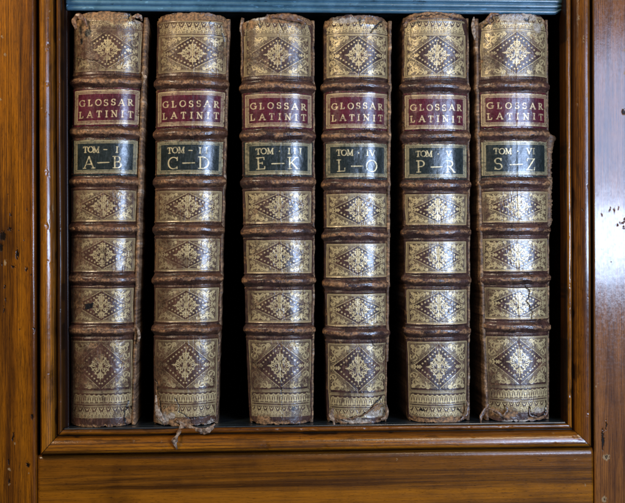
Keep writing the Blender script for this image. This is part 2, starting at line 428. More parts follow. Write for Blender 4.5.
# ------------------------------------------------------------------ lettering strokes
def arc(cx, cy, rx, ry, a0, a1, n=22):
    return [(cx + rx * math.cos(math.radians(a)), cy + ry * math.sin(math.radians(a))) for a in np.linspace(a0, a1, n)]
T_, t_, C_ = 'T', 't', 'C'
def srf(x, y, w=.13): return ([(x - w, y), (x + w, y)], t_)
GL = {
 'A': (.86, [([(.06, 0), (.44, 1)], t_), ([(.44, 1), (.80, 0)], T_), ([(.20, .34), (.66, .34)], t_), srf(.07, 0, .11), srf(.80, 0, .13)]),
 'B': (.70, [([(.16, 0), (.16, 1)], T_), ([(.02, 1), (.36, 1)] + arc(.36, .76, .22, .24, 90, -90) + [(.16, .52)], C_), ([(.36, .52)] + arc(.38, .26, .27, .26, 90, -90) + [(.02, 0)], C_)]),
 'C': (.82, [(arc(.46, .5, .41, .5, 48, 312, 34), C_), ([(.76, .72), (.76, 1.0)], t_), ([(.76, .02), (.76, .2)], t_)]),
 'D': (.86, [([(.16, 0), (.16, 1)], T_), ([(.02, 1), (.34, 1)] + arc(.34, .5, .46, .5, 90, -90, 34) + [(.02, 0)], C_)]),
 'E': (.68, [([(.16, 0), (.16, 1)], T_), ([(.02, 1), (.60, 1), (.60, .82)], t_), ([(.02, 0), (.63, 0), (.64, .2)], t_), ([(.16, .52), (.46, .52)], t_), ([(.46, .43), (.46, .61)], t_)]),
 'G': (.88, [(arc(.46, .5, .42, .5, 50, 330, 34), C_), ([(.76, .74), (.76, .98)], t_), ([(.78, .06), (.78, .42)], T_), ([(.62, .42), (.92, .42)], t_)]),
 'I': (.34, [([(.17, 0), (.17, 1)], T_), srf(.17, 0, .15), srf(.17, 1, .15)]),
 'K': (.82, [([(.16, 0), (.16, 1)], T_), srf(.16, 0), srf(.16, 1), ([(.16, .40), (.68, 1)], t_), ([(.32, .56), (.72, 0)], T_), srf(.68, 1, .12), srf(.74, 0, .12)]),
 'L': (.66, [([(.16, 0), (.16, 1)], T_), srf(.16, 1, .15), ([(.02, 0), (.60, 0), (.62, .26)], t_)]),
 'M': (1.0, [([(.14, 0), (.16, 1)], t_), ([(.16, 1), (.50, .1)], T_), ([(.50, .1), (.84, 1)], t_), ([(.84, 1), (.86, 0)], T_), srf(.14, 0, .11), srf(.86, 0, .13), srf(.12, 1, .1), srf(.88, 1, .1)]),
 'N': (.86, [([(.14, 0), (.14, 1)], t_), ([(.12, 1), (.74, 0)], T_), ([(.74, 0), (.74, 1)], t_), srf(.14, 0, .12), srf(.08, 1, .1), srf(.74, 1, .12)]),
 'O': (.90, [(arc(.45, .5, .41, .5, 0, 360, 44), C_)]),
 'P': (.66, [([(.16, 0), (.16, 1)], T_), srf(.16, 0, .15), ([(.02, 1), (.34, 1)] + arc(.34, .74, .26, .26, 90, -90) + [(.16, .48)], C_)]),
 'R': (.80, [([(.16, 0), (.16, 1)], T_), srf(.16, 0, .14), ([(.02, 1), (.34, 1)] + arc(.34, .75, .24, .25, 90, -90) + [(.16, .5)], C_), ([(.34, .5), (.70, 0)], T_), srf(.72, 0, .1)]),
 'S': (.62, [(arc(.31, .75, .24, .25, 30, 250, 24) + arc(.31, .26, .26, .26, 80, -150, 24), C_), ([(.54, .78), (.54, .98)], t_), ([(.06, .02), (.06, .24)], t_)]),
 'T': (.74, [([(.37, 0), (.37, 1)], T_), srf(.37, 0, .15), ([(.03, .80), (.04, 1), (.70, 1), (.71, .80)], t_)]),
 'V': (.84, [([(.10, 1), (.43, 0)], T_), ([(.43, 0), (.76, 1)], t_), srf(.10, 1, .12), srf(.76, 1, .11)]),
 'Z': (.74, [([(.06, .80), (.07, 1), (.66, 1)], t_), ([(.66, 1), (.06, 0)], T_), ([(.06, 0), (.67, 0), (.69, .22)], t_)]),
 '-': (.5, [([(.08, .46), (.42, .46)], t_)]),
}

# ------------------------------------------------------------------ raster of the gilding
class Ras:
    def __init__(s, x0, x1, z0, z1, res=.2):
        s.x0, s.z0, s.res = x0, z0, res
        s.nx = int((x1 - x0) / res) + 1; s.nz = int((z1 - z0) / res) + 1
        s.a = np.zeros((s.nz, s.nx), np.float32)
    def disc(s, x, z, r, v=1.0):
        i0 = max(0, int((x - r - .3 - s.x0) / s.res)); i1 = min(s.nx, int((x + r + .3 - s.x0) / s.res) + 2)
        k0 = max(0, int((z - r - .3 - s.z0) / s.res)); k1 = min(s.nz, int((z + r + .3 - s.z0) / s.res) + 2)
        if i1 <= i0 or k1 <= k0: return
        xs = s.x0 + np.arange(i0, i1) * s.res - x; zs = s.z0 + np.arange(k0, k1) * s.res - z
        d = np.sqrt(xs[None, :] ** 2 + zs[:, None] ** 2)
        m = np.clip((r - d) / .28 + .5, 0, 1) * v
        w = s.a[k0:k1, i0:i1]; np.maximum(w, m, out=w)
    def line(s, pts, r0, r1=None, v=1.0, mode=None, thin=.3):
        if r1 is None: r1 = r0
        L = [0]
        for a, b in zip(pts[:-1], pts[1:]): L.append(L[-1] + math.hypot(b[0] - a[0], b[1] - a[1]))
        tot = L[-1]
        if tot <= 0: return
        n = max(2, int(tot / .28)); k = 0
        for i in range(n + 1):
            d = tot * i / n
            while k < len(pts) - 2 and d > L[k + 1]: k += 1
            seg = max(1e-9, L[k + 1] - L[k]); f = (d - L[k]) / seg
            x = pts[k][0] + (pts[k + 1][0] - pts[k][0]) * f; z = pts[k][1] + (pts[k + 1][1] - pts[k][1]) * f
            if mode == 'C':
                ty = abs(pts[k + 1][1] - pts[k][1]) / seg
                r = thin + (r0 - thin) * ty ** 1.3
            else: r = r0 + (r1 - r0) * i / n
            s.disc(x, z, r, v)
    def text(s, txt, x, z, h, thick, thin, width=None, adv=None, jit=.2, rnd=random):
        """letters from x on; width = total width to fill"""
        ws = [GL[c][0] * h if c != ' ' else .4 * h for c in txt]
        gap = 0 if width is None or len(txt) < 2 else (width - sum(ws)) / (len(txt) - 1)
        for c, w in zip(txt, ws):
            if c != ' ':
                oz = rnd.uniform(-jit, jit) * 1.6; ox = rnd.uniform(-jit, jit) * .8; ro = rnd.uniform(-.03, .03)
                for pts, kind in GL[c][1]:
                    P = [(x + ox + p[0] * h - ro * p[1] * h, z + oz + p[1] * h + ro * p[0] * h) for p in pts]
                    if kind == T_: s.line(P, thick)
                    elif kind == t_: s.line(P, thin)
                    else: s.line(P, thick, mode='C', thin=thin)
            x += w + gap
    def beads(s, x0, z0, x1, z1, step, r):
        L = math.hypot(x1 - x0, z1 - z0); n = max(1, int(L / step))
        for i in range(n + 1): s.disc(x0 + (x1 - x0) * i / n, z0 + (z1 - z0) * i / n, r)
    def sample(s, X, Z):
        fx = np.clip((X - s.x0) / s.res, 0, s.nx - 1.001); fz = np.clip((Z - s.z0) / s.res, 0, s.nz - 1.001)
        i = fx.astype(int); k = fz.astype(int); fx = fx - i; fz = fz - k
        a = s.a
        return (a[k, i] * (1 - fx) + a[k, i + 1] * fx) * (1 - fz) + (a[k + 1, i] * (1 - fx) + a[k + 1, i + 1] * fx) * fz

def spiral(cx, cz, r, a0, turns, dirn, n=20):
    return [(cx + r * (1 - .8 * i / n) * math.cos(a0 + dirn * turns * 6.283 * i / n), cz + r * (1 - .8 * i / n) * math.sin(a0 + dirn * turns * 6.283 * i / n)) for i in range(n + 1)]

def frame(R, x0, x1, z0, z1, lw=.36, bead=.34, step=1.25, ins=1.5):
    sk = random.uniform(-.25, .25)
    R.line([(x0, z0), (x1, z0 + sk), (x1, z1 + sk), (x0, z1), (x0, z0)], lw)
    a = ins
    R.line([(x0 + a * .7, z0 + a * .7), (x1 - a * .7, z0 + a * .7), (x1 - a * .7, z1 - a * .7), (x0 + a * .7, z1 - a * .7), (x0 + a * .7, z0 + a * .7)], .85, v=.28)
    for (p, q_) in (((x0 + a, z0 + a), (x1 - a, z0 + a)), ((x1 - a, z0 + a), (x1 - a, z1 - a)), ((x1 - a, z1 - a), (x0 + a, z1 - a)), ((x0 + a, z1 - a), (x0 + a, z0 + a))):
        R.beads(p[0], p[1], q_[0], q_[1], step, bead)

def panel(R, cx, cz, Wd, H, rnd, frame_on=True):
    """one compartment: frame, corner fields of scrollwork, dotted lozenge, central fleuron"""
    cx += rnd.uniform(-.5, .5); cz += rnd.uniform(-.3, .3)
    if frame_on: frame(R, cx - Wd, cx + Wd, cz - H, cz + H)
    w, h = Wd - 2.6, H - 2.4
    a, b = w - 1.0, h + 1.0
    ox, oz = rnd.uniform(-.8, .8), rnd.uniform(-.4, .4)
    # corner fields
    for sx in (-1, 1):
        for sz in (-1, 1):
            def C(u, v): return (cx + sx * u, cz + sz * v)
            def inside(u, v, m=0.): return u / a + v / b > 1.02 + m and u < w and v < h
            # bounding diagonal
            p0 = (max(0, a * (1 - h / b)), h); p1 = (w, max(0, b * (1 - w / a)))
            R.line([C(*p0), C(*p1)], .26)
            # stippled ground
            sp = 1.35
            for iu in range(int(w / sp) + 1):
                for iv in range(int(h / sp) + 1):
                    u, v = (iu + .5 * (iv % 2)) * sp, iv * sp
                    if inside(u, v, .03): R.disc(*C(u, v), .36 + rnd.uniform(-.08, .12), .85)
            # scrolls
            sc_ = min(w, h)
            for (fu, fv, fr, a0, dr) in ((.84, .78, .24, 2.2, 1), (.60, .86, .17, 4.0, -1), (.90, .42, .17, .6, -1), (.72, .62, .11, 5.0, 1), (.42, .92, .10, 1.0, 1), (.93, .93, .10, 3.9, 1)):
                u, v = fu * w, fv * h
                if fr * sc_ < .8: continue
                if not inside(u, v, -.06): continue
                pts = [C(p[0], p[1]) for p in spiral(u, v, fr * sc_, a0, 1.15, dr)]
                R.line(pts, .52, .36)
                R.disc(*pts[-1], .75)
                R.disc(*pts[0], .6)
            R.line([C(w * .98, h * .98), C(w * .80, h * .80), C(w * .62, h * .72)], .55, .3)
            R.line([C(w * .98, h * .35), C(w * .86, h * .52), C(w * .84, h * .8)], .4, .5)
            R.line([C(w * .45, h * .97), C(w * .62, h * .84), C(w * .84, h * .8)], .4, .5)
    # lozenge dots
    n = max(4, int(math.hypot(a, b) * .82 / 3.2))
    for sx in (-1, 1):
        for sz in (-1, 1):
            for i in range(n):
                f = (i + .5) / n
                R.disc(cx + sx * a * .80 * f, cz + sz * b * .80 * (1 - f), .78)
    # side arrows
    for sx in (-1, 1):
        x0 = cx + sx * (a * .70); x1 = cx + sx * (w + .6)
        R.line([(x0, cz), (x1, cz)], .34)
        for k, ll in ((.25, 1.2), (.55, 2.0), (.8, 1.3)):
            xm = x0 + (x1 - x0) * k
            for sz in (-1, 1): R.line([(xm, cz), (xm + sx * 1.1, cz + sz * ll)], .42, .55)
        R.disc(x0, cz, .7)
    # central fleuron: a leafy lozenge
    fa, fb = (a * .47, b * .82) if b < 16 else (a * .47, b * .66)
    fx, fz = cx + ox * .5, cz + oz * .5
    def Fp(u, v, s=1): return (fx + s * u * fa, fz + v * fb)
    R.line([Fp(0, -.9), Fp(0, .75)], .34, .30)
    R.line([Fp(0, .66), Fp(0, 1.02)], .85, .25)
    R.line([Fp(0, -.60), Fp(0, -1.02)], .85, .25)
    R.disc(*Fp(0, -.02), .85); R.disc(*Fp(0, .40), .6); R.disc(*Fp(0, -.42), .6)
    for s in (-1, 1):
        R.line([Fp(0, .84, s), Fp(.43, .44, s), Fp(.84, 0, s), Fp(.43, -.44, s), Fp(0, -.84, s)], .32)
        for (u, v) in ((.20, .74), (.43, .50), (.66, .27), (.90, 0), (.66, -.27), (.43, -.50), (.20, -.74)):
            j1, j2 = rnd.uniform(-.02, .02), rnd.uniform(-.02, .02)
            R.disc(*Fp(u + j1, v + j2, s), .88); R.disc(*Fp((u + j1) * .84, (v + j2) * .84 + .03, s), .55)
            R.line([Fp(u * .45, v * .55 - .1, s), Fp(u * .78, v * .72, s), Fp(u, v, s)], .28, .55)
        for (u, v, r, a0, tr, dr, l) in ((.30, .22, .17, 3.6, 1.0, -1, .38), (.31, -.22, .17, 2.6, 1.0, 1, .38), (.60, .0, .14, 3.1, .9, -1, .38), (.14, .52, .11, 3.9, .9, -1, .34), (.15, -.54, .11, 2.2, .9, 1, .34), (.12, .04, .10, 1.2, .9, 1, .34)):
            R.line([Fp(p[0], p[1], s) for p in spiral(u, v, r, a0, tr, dr, 14)], l, l * .8)
        R.line([Fp(0, -.30, s), Fp(.14, -.05, s), Fp(.10, .16, s), Fp(0, .26, s)], .34)
        R.line([Fp(.9, 0, s), Fp(1.06, 0, s)], .5, .3)

def border(R, x0, x1, z0, z1, rnd, kind=0):
    """a rolled band: gold ground with a repeating motif left bare, beads above and below"""
    R.line([(x0, z0), (x1, z0)], .26); R.line([(x0, z1), (x1, z1)], .26)
    R.beads(x0, z1 - 1.0, x1, z1 - 1.0, 1.15, .33)
    H = z1 - z0 - 2.4; m = z0 + .8 + H / 2
    per = 6.2 if kind == 0 else 4.6
    n = int((x1 - x0) / per); per = (x1 - x0) / n
    for i in range(n):
        c = x0 + (i + .5) * per
        if kind == 0:
            R.line([(c - per / 2, m - H / 2), (c, m + H / 2), (c + per / 2, m - H / 2)], .42)
            R.line(spiral(c, m - H * .12, H * .28, 1.5, 1.2, 1, 12), .42)
            R.line([(c, m + H * .1), (c, m - H * .5)], .4)
            R.disc(c - per / 2, m + H * .30, .85); R.disc(c - per / 2 - 1.1, m + H * .42, .5); R.disc(c - per / 2 + 1.1, m + H * .42, .5)
            R.line([(c - per / 2, m + .3), (c - per / 2, m - H * .2)], .45)
            R.disc(c + 1.5, m - H * .4, .5); R.disc(c - 1.5, m - H * .4, .5)
        else:
            R.line(arc(c, m - H * .35, per * .46, H * .72, 0, 180, 12), .45)
            R.line([(c, m - H * .4), (c, m + H * .2)], .7, .4)
            R.disc(c + per / 2, m + H * .25, .7); R.disc(c + per / 2, m - H * .35, .45)
            R.line([(c, m - H * .1), (c - 1.1, m - H * .35)], .35); R.line([(c, m - H * .1), (c + 1.1, m - H * .35)], .35)
    R.beads(x0, z0 + .9, x1, z0 + .9, 1.0, .24)

# ------------------------------------------------------------------ the books
YS = 7.0            # front of the spines
DP = 13.5           # how far the spine curves back
BK = [
 dict(L=(74, 71.3, 71), R=(144, 137, 133), top=12.0, bands=(81.5, 132, 181, 229, 279.5, 331), extL=(0, 0, 0), extR=(3.6, 3.4, 2.2), num='I', let=('A', 'B'),
      label='old brown leather book lettered A-B, first of the row by the left moulding', worn=.62, gw=.62, p1=(29, 70.5)),
 dict(L=(157.3, 154.8, 153.8), R=(228.5, 222.5, 217), top=13.0, bands=(83, 133.5, 181.5, 229.5, 279, 330), extL=(0, 0, 0), extR=(1, 1, .6), num='II', let=('C', 'D'),
      label='old brown leather book lettered C-D, torn foot, leather scrap hanging over moulding', worn=.35, gw=.8, p1=(35, 71.5)),
 dict(L=(242, 243, 249), R=(313, 313.5, 312), top=14.5, bands=(86, 134.5, 182, 231, 281, 330.5), extL=(.8, 0, 0), extR=(.8, .8, .8), num='III', let=('E', 'K'),
      label='old brown leather book lettered E-K, torn tan leather at its head', worn=.4, gw=.72, p1=(35, 75)),
 dict(L=(324, 324, 327), R=(388.5, 388, 387), top=15.5, bands=(85, 135.5, 184.5, 234.5, 285, 334), extL=(0, 0, 0), extR=(2.4, 1.2, .3), num='IV', let=('L', 'O'),
      label='old brown leather book lettered L-O with tan worn bands and pale torn foot', worn=.5, gw=.85, p1=(34, 76)),
 dict(L=(402.5, 403.5, 408), R=(467, 468.5, 468), top=12.5, bands=(86.5, 136.5, 185, 232.5, 281, 332), extL=(0, 0, 0), extR=(1.2, 1.0, 1.2), num='V', let=('P', 'R'),
      label='old brown leather book lettered P-R, best kept of the row with a rounded whole head', worn=.3, gw=.92, p1=(34, 76)),
 dict(L=(478, 479.5, 487), R=(546.5, 548, 548), top=14.0, bands=(85.5, 133.5, 182.5, 230, 279, 327), extL=(3.5, .9, 2.0), extR=(1.0, .8, .6), num='VI', let=('S', 'Z'),
      label='old brown leather book lettered S-Z, nearest the right moulding, with torn joint flakes', worn=.4, gw=.88, p1=(30, 75)),
]
DMG = [
 dict(tan=[(104, 14.5, 26, 5.5), (78, 21, 6, 7), (84, 27, 5, 5), (137, 17, 5, 4), (118, 20, 12, 4), (132, 419, 7, 6), (110, 428, 30, 3), (92, 345, 4, 3)],
      loss=[(92, 350, 12, 8), (80, 372, 8, 22), (95, 56, 12, 6), (84, 48, 8, 12), (115, 30, 20, 5), (78, 300, 6, 14), (76, 250, 5, 16)],
      white=[(137, 20, 3, 3), (141, 82, 2, 5)], blot=[(91, 306, 5.2, 2.2), (87, 308, 3, 1.6), (87.5, 33, 3, 4), (82, 40, 2, 4)],
      crack=[([(128, 402), (125.5, 410), (124, 418), (126, 426)], .8), ([(130, 408), (134, 415), (134, 424)], .5), ([(76, 58), (100, 61)], .3), ([(129, 13), (130, 20)], .7), ([(140, 60), (144, 66), (142, 76)], .5)],
      cut=[(131, 149, 4.2), (70, 79, 3.5)]),
 dict(tan=[(190, 17, 40, 4), (162, 413, 7, 7), (178, 424, 12, 6), (160, 16, 6, 5), (226, 22, 4, 10), (200, 428, 18, 4), (157, 400, 2, 16), (170, 408, 5, 4)],
      loss=[(160, 370, 7, 20), (163, 300, 6, 14), (224, 50, 6, 10), (180, 262, 12, 7), (166, 240, 8, 8)],
      white=[(162, 420, 6, 5), (172, 416, 4, 3), (211, 424, 4, 4), (205, 426, 7, 2)], blot=[(210, 23, 1.5, 1.5)],
      crack=[([(155, 380), (158, 400), (160, 415)], .6), ([(176, 398), (180, 412), (190, 418), (210, 416)], .5), ([(221, 24), (224, 40)], .5)], cut=[(217, 225, -.5)]),
 dict(tan=[(288, 18, 22, 6), (301, 21, 8, 6), (250, 22, 8, 7), (275, 425, 30, 4), (262, 419, 6, 4)],
      loss=[(255, 58, 9, 9), (252, 40, 5, 14), (256, 375, 8, 20), (250, 300, 5, 18), (280, 20, 20, 4)],
      white=[(259, 18, 9, 2.2), (246, 18, 3, 3), (247, 163, 1.4, 2.2)], blot=[(293, 409, 1.6, 2)],
      crack=[([(259, 18), (261, 28)], .5), ([(278, 20), (283, 32)], .4), ([(281, 360), (282, 420)], .25), ([(248, 428), (270, 424), (290, 425)], .5)], cut=[(240, 266, 3.0)]),
 dict(tan=[(326, 20, 5, 6), (386, 22, 4, 8), (345, 234.5, 16, 2.5), (350, 423, 20, 4), (376, 408, 5, 5), (343, 233, 10, 2), (365, 284, 12, 2), (338, 417, 6, 3), (371, 20, 8, 4)],
      white=[(374, 414, 10, 3), (384, 412, 3, 5), (356, 421, 14, 2), (332, 418, 2, 5), (345, 21, 10, 3), (369, 413, 6, 3)], blot=[(360, 21, 2, 3), (331, 283, 1.5, 2), (353, 70, 2, 2)],
      crack=[([(383, 20), (377, 26), (371, 32)], 1.1), ([(350, 417), (360, 416), (369, 411), (377, 402), (383, 398)], .9), ([(338, 420), (350, 422)], .5), ([(371, 340), (376, 350)], .4)], cut=[(320, 326, 2)]),
 dict(tan=[(435, 15, 36, 3.0), (413, 19, 6, 3), (466, 412, 5, 6), (430, 421, 24, 3), (450, 420, 12, 3)],
      white=[(448, 424, 16, 1.4)], blot=[(422, 410, 1.8, 1.4)],
      crack=[([(404, 22), (418, 16), (440, 15), (462, 20)], .5), ([(455, 408), (464, 414), (462, 424)], .6)], cut=[]),
 dict(tan=[(492, 20, 6, 5), (481, 22, 5, 6), (546, 18, 3, 5), (500, 413, 18, 5), (488, 414, 8, 6), (478, 60, 3, 40), (535, 418, 10, 2)],
      loss=[(492, 60, 10, 9), (487, 210, 5, 12), (492, 385, 8, 20), (505, 415, 20, 6), (488, 300, 5, 14)],
      white=[(482, 20, 3, 2), (518, 19, 20, 5), (540, 410, 6, 3), (515, 422, 14, 2), (538, 26, 5, 6), (512, 400, 7, 1.5)], blot=[(526, 20, 3, 2)],
      crack=[([(529, 407), (530, 414), (538, 417), (546, 415), (549, 406)], .9), ([(524, 285), (530, 292), (526, 302), (532, 312), (531, 320)], .5), ([(493, 15), (492, 22), (484, 26)], .8), ([(484, 350), (487, 380), (489, 405)], .6),
             ([(495, 412), (503, 418), (508, 411)], 1.0), ([(530, 16), (528, 22)], .5)], cut=[(470, 491, 3.0)]),
]
ZBK = ZS
def q3(v, z, z0, z1, z2):
    """smooth value through three rows"""
    l0 = (z - z1) * (z - z2) / ((z0 - z1) * (z0 - z2)); l1 = (z - z0) * (z - z2) / ((z1 - z0) * (z1 - z2)); l2 = (z - z0) * (z - z1) / ((z2 - z0) * (z2 - z1))
    return v[0] * l0 + v[1] * l1 + v[2] * l2

RES = .30
for bi, bk in enumerate(BK):
    rnd = random.Random(100 + bi); random.seed(200 + bi)
    dm = DMG[bi]
    M_L, M_B = M['leather%d' % bi], M['band%d' % bi]
    rows = (20, 215, 410)
    xm = .5 * (bk['L'][1] + bk['R'][1])
    zr = [W(xm, r, YS)[1] - ZBK for r in rows]
    XLr = [W(bk['L'][k], rows[k], YS + DP)[0] for k in range(3)]
    XRr = [W(bk['R'][k], rows[k], YS + DP)[0] for k in range(3)]
    base_x = .5 * (XLr[2] + XRr[2])
    def xc(z): return q3([.5 * (a + b) for a, b in zip(XLr, XRr)], z, *zr) - base_x
    def hw(z): return q3([.5 * (b - a) for a, b in zip(XLr, XRr)], z, *zr)
    def ex(side, z): return q3([v * 1.02 for v in bk['ext' + side]], z, *zr)
    def ZP(py, px=None): return W(xm if px is None else px, py, YS)[1] - ZBK
    def XP(px, py):                                   # photo point -> offset from the spine's centre line
        x, z = W(px, py, YS + 2); return x - base_x - xc(z - ZBK), z - ZBK
    ztop = ZP(bk['top']); zb = [ZP(b) for b in bk['bands']]
    HW = hw(200.)
    HWm = min(hw(380.), hw(20.), HW)
    book = empty('antique_book', (base_x * MM, YS * MM, ZBK * MM))
    tag(book, bk['label'], 'book', 'old leather bound dictionary volumes standing in a row')

    # ---- gilding raster (spine)
    R = Ras(-46, 46, -6, 425)
    ml_, mr_ = ((2.8, 1.6), (2.2, 1.6), (3.0, 2.4), (2.4, 1.5), (1.8, 3.0), (2.3, 1.2))[bi]
    gl, gr = -HWm + ml_, HWm - mr_
    gc, gwd = .5 * (gl + gr), .5 * (gr - gl)
    p1t, p1b = ZP(bk['p1'][0]), ZP(bk['p1'][1])
    panel(R, gc, .5 * (p1t + p1b), gwd, .5 * (p1t - p1b), rnd)
    border(R, gl + .5, gr - .5, p1t + 1.6, min(ztop - 2.6, p1t + 14), rnd, 0)
    for k in (2, 3, 4):
        zt = zb[k] - 9.6; zl = zb[k + 1] + 8.6
        panel(R, gc, .5 * (zt + zl), gwd, .5 * (zt - zl), rnd)
    zt = zb[5] - 10.5; zl = zt - 49.0
    R.line([(gl, 8), (gl, zt), (gr, zt), (gr, 8)], .36)
    R.beads(gl + 1.4, zt - 1.4, gr - 1.4, zt - 1.4, 1.25, .34)
    R.beads(gr - 1.4, zt - 1.4, gr - 1.4, 14, 1.25, .3); R.beads(gl + 1.4, zt - 1.4, gl + 1.4, 14, 1.25, .3)
    panel(R, gc, .5 * (zt + zl), gwd, .5 * (zt - zl), rnd, frame_on=False)
    border(R, gl + 1, gr - 1, zl - 13.5, zl - 1.5, rnd, 1)
    border(R, gl + 1, gr - 1, max(6.5, zl - 27.0), zl - 15.5, rnd, 0)
    R.beads(gl + 2, zl - .3, gr - 2, zl - .3, .9, .3)

    # ---- damage masks, evaluated anywhere
    def ellmask(lst, X, Z, seed, soft=.3, grow=1.0):
        m = np.zeros(X.shape)
        if not lst: return m
        n = fbm(X * .16, Z * .16, seed, 4) - .5; n2 = fbm(X * .8, Z * .8, seed + 1, 3) - .5
        for (px, py, ra, rb) in lst:
            a, b = XP(px, py)
            d = np.sqrt(((X - a + n * 5) / (ra * grow)) ** 2 + ((Z - b + n2 * 2 + n * 3) / (rb * grow)) ** 2)
            m = np.maximum(m, sstep(1.0 + soft, 1.0 - soft, d + n * 1.2 + n2 * .5))
        return m
    def crackmask(X, Z):
        m = np.zeros(X.shape)
        wx = (fbm(X * .35, Z * .35, 40 + bi, 3) - .5) * 3.0; wz = (fbm(X * .35, Z * .35, 50 + bi, 3) - .5) * 3.0
        for pts, w in dm['crack']:
            P = [XP(*p) for p in pts]
            for (ax, az), (bx, bz) in zip(P[:-1], P[1:]):
                lo = min(az, bz) - 6; hi = max(az, bz) + 6
                sel = (Z > lo) & (Z < hi)
                if not sel.any(): continue
                x = X[sel] + wx[sel] - ax; z = Z[sel] + wz[sel] - az
                dx, dz = bx - ax, bz - az; L2 = dx * dx + dz * dz
                t = np.clip((x * dx + z * dz) / L2, 0, 1)
                d = np.hypot(x - t * dx, z - t * dz)
                m[sel] = np.maximum(m[sel], sstep(w * 1.3, w * .3, d))
        return m
    def masks(Xl, Z):
        """(wear, white, blot, crack) at local offset Xl from the centre line"""
        t = np.abs(Xl) / HW
        n = fbm(Xl * .09, Z * .09, 60 + bi, 5, .6); n2 = fbm(Xl * .5, Z * .5, 70 + bi, 4, .6); n3 = fbm(Xl * 1.3, Z * .12, 75 + bi, 3)
        edge = sstep(.86, 1.02, t) * .13
        ends = sstep(9, 0, Z) * .14 + sstep(ztop - 8, ztop, Z) * .12
        wear = sstep(.62, .76, n * .6 + n2 * .4 + edge + ends + bk['worn'] * .07) * .55
        wear = np.maximum(wear, ellmask(dm['tan'], Xl, Z, 80 + bi))
        scr = sstep(.66, .74, n3) * .35
        wear = np.maximum(wear, scr * sstep(.4, .6, n))
        white = ellmask(dm['white'], Xl, Z, 90 + bi) * sstep(.3, .5, n2 + .12)
        blot = ellmask(dm['blot'], Xl, Z, 100 + bi, .2)
        return wear, white, blot, crackmask(Xl, Z), n, n2

    def topz(t):
        z = ztop - 5.5 * np.abs(t) ** 5 - (fbm(t * 9 + 3, 0 * t + bi, 110 + bi, 3) - .5) * 2.4
        for (a, b, dpt) in dm['cut']:
            ta = (XP(a, 20)[0]) / hw(ztop); tb = (XP(b, 20)[0]) / hw(ztop)
            z = z - dpt * sstep(ta - .03, ta + .03, t) * sstep(tb + .03, tb - .03, t)
        return z
    def botz(t):
        return .3 + 2.6 * np.abs(t) ** 6 + np.clip(fbm(t * 8, 0 * t + 5 + bi, 120 + bi, 3) - .5, 0, 1) * 4.0

    def place(Tn, Z, h):
        """spine surface: across (-1..1, beyond = shoulder), height, offset along normal"""
        hwz = hw(Z)
        tc = np.clip(Tn, -1, 1)
        x = tc * hwz
        y = DP * np.abs(tc) ** 3.0
        sl = np.sign(tc) * DP * 3.0 * np.abs(tc) ** 2.0 / hwz
        nn = np.sqrt(1 + sl * sl); nx_, ny_ = sl / nn, -1 / nn
        back = np.maximum(np.abs(Tn) - 1, 0) * hwz       # shoulder going straight back
        y = y + back
        k = np.clip(back / 2.0, 0, 1)
        nx_ = nx_ * (1 - k) + np.sign(Tn) * k; ny_ = ny_ * (1 - k)
        x = x + nx_ * h + xc(Z); y = y + ny_ * h
        return np.stack([x, y, Z + 0 * x], -1)

    # ---- the leather spine itself
    ncol = int(2 * HW / RES)
    Tc = np.concatenate([-1 - np.linspace(9, .6, 8) / HW, np.linspace(-1, 1, ncol), 1 + np.linspace(.6, 9, 8) / HW])
    nrow = int(ztop / RES)
    Zr = np.linspace(-1, ztop + 1.5, nrow)
    Tn, Z = np.meshgrid(Tc, Zr)
    Z = np.clip(Z, botz(Tn), topz(Tn))
    Xl = np.clip(Tn, -1, 1) * hw(Z)
    wear, white, blot, crack, n, n2 = masks(Xl, Z)
    gold = R.sample(Xl * HWm / hw(Z) + (fbm(Xl * .05, Z * .05, 130 + bi, 2) - .5) * 1.6, Z + (fbm(Xl * .05, Z * .05, 140 + bi, 2) - .5) * 1.4)
    gwear = sstep(.30, .52, fbm(Xl * .11, Z * .07, 150 + bi, 5, .6) * .7 + n2 * .3 + (bk['gw'] - .6) * .35)
    if bi in (0, 1): gwear = gwear * (.45 + .55 * sstep(-.75, -.2, Xl / HW))
    gwear = np.maximum(gwear, .22) * (.55 + .45 * bk['gw'])
    loss = ellmask(dm.get('loss', []), Xl, Z, 95 + bi, .45)
    gwear = gwear * (1 - .78 * loss); wear = np.maximum(wear, .22 * loss * sstep(.45, .6, n2))
    g_att = gold * gwear * (1 - wear * .8) * (1 - white * .9) * (np.abs(Tn) < 1)
    hgt = (fbm(Xl * .06, Z * .04, 160 + bi, 4) - .5) * 1.1 + (n2 - .5) * .14 - .07 * gold * gwear - .38 * wear - .3 * white - .9 * crack
    for z0 in zb:                                       # leather drawn in beside each cord
        dz = np.abs(Z - z0)
        hgt = hgt + .55 * np.exp(-((dz - 7.4) / .9) ** 2) - .5 * np.exp(-((dz - 5.6) / 1.0) ** 2)
    hgt = hgt + .5 * np.exp(-((ztop - 8.5 - Z) / 1.2) ** 2) * .7
    if bi in (1, 2, 5): hgt = hgt + .13 * np.exp(-((Xl - 1.5 - (n - .5) * 6) / 1.2) ** 2)   # crest crease
    P = place(Tn, Z, hgt)
    # roll the head and tail over
    rol = []
    for k in range(1, 7):
        a = k / 6 * math.pi / 2
        Pt = P[-1].copy(); Pt[:, 1] += 2.4 * math.sin(a) + k * .5; Pt[:, 2] += 1.0 * math.sin(a * 2) ; rol.append(Pt)
    rob = []
    for k in range(1, 5):
        Pt = P[0].copy(); Pt[:, 1] += k * .9; rob.append(Pt)
    P = np.concatenate([np.array(rob[::-1]), P, np.array(rol)])
    def pad(a, v=None):
        return np.concatenate([np.repeat(a[:1], 4, 0), a, np.repeat(a[-1:], 6, 0)])
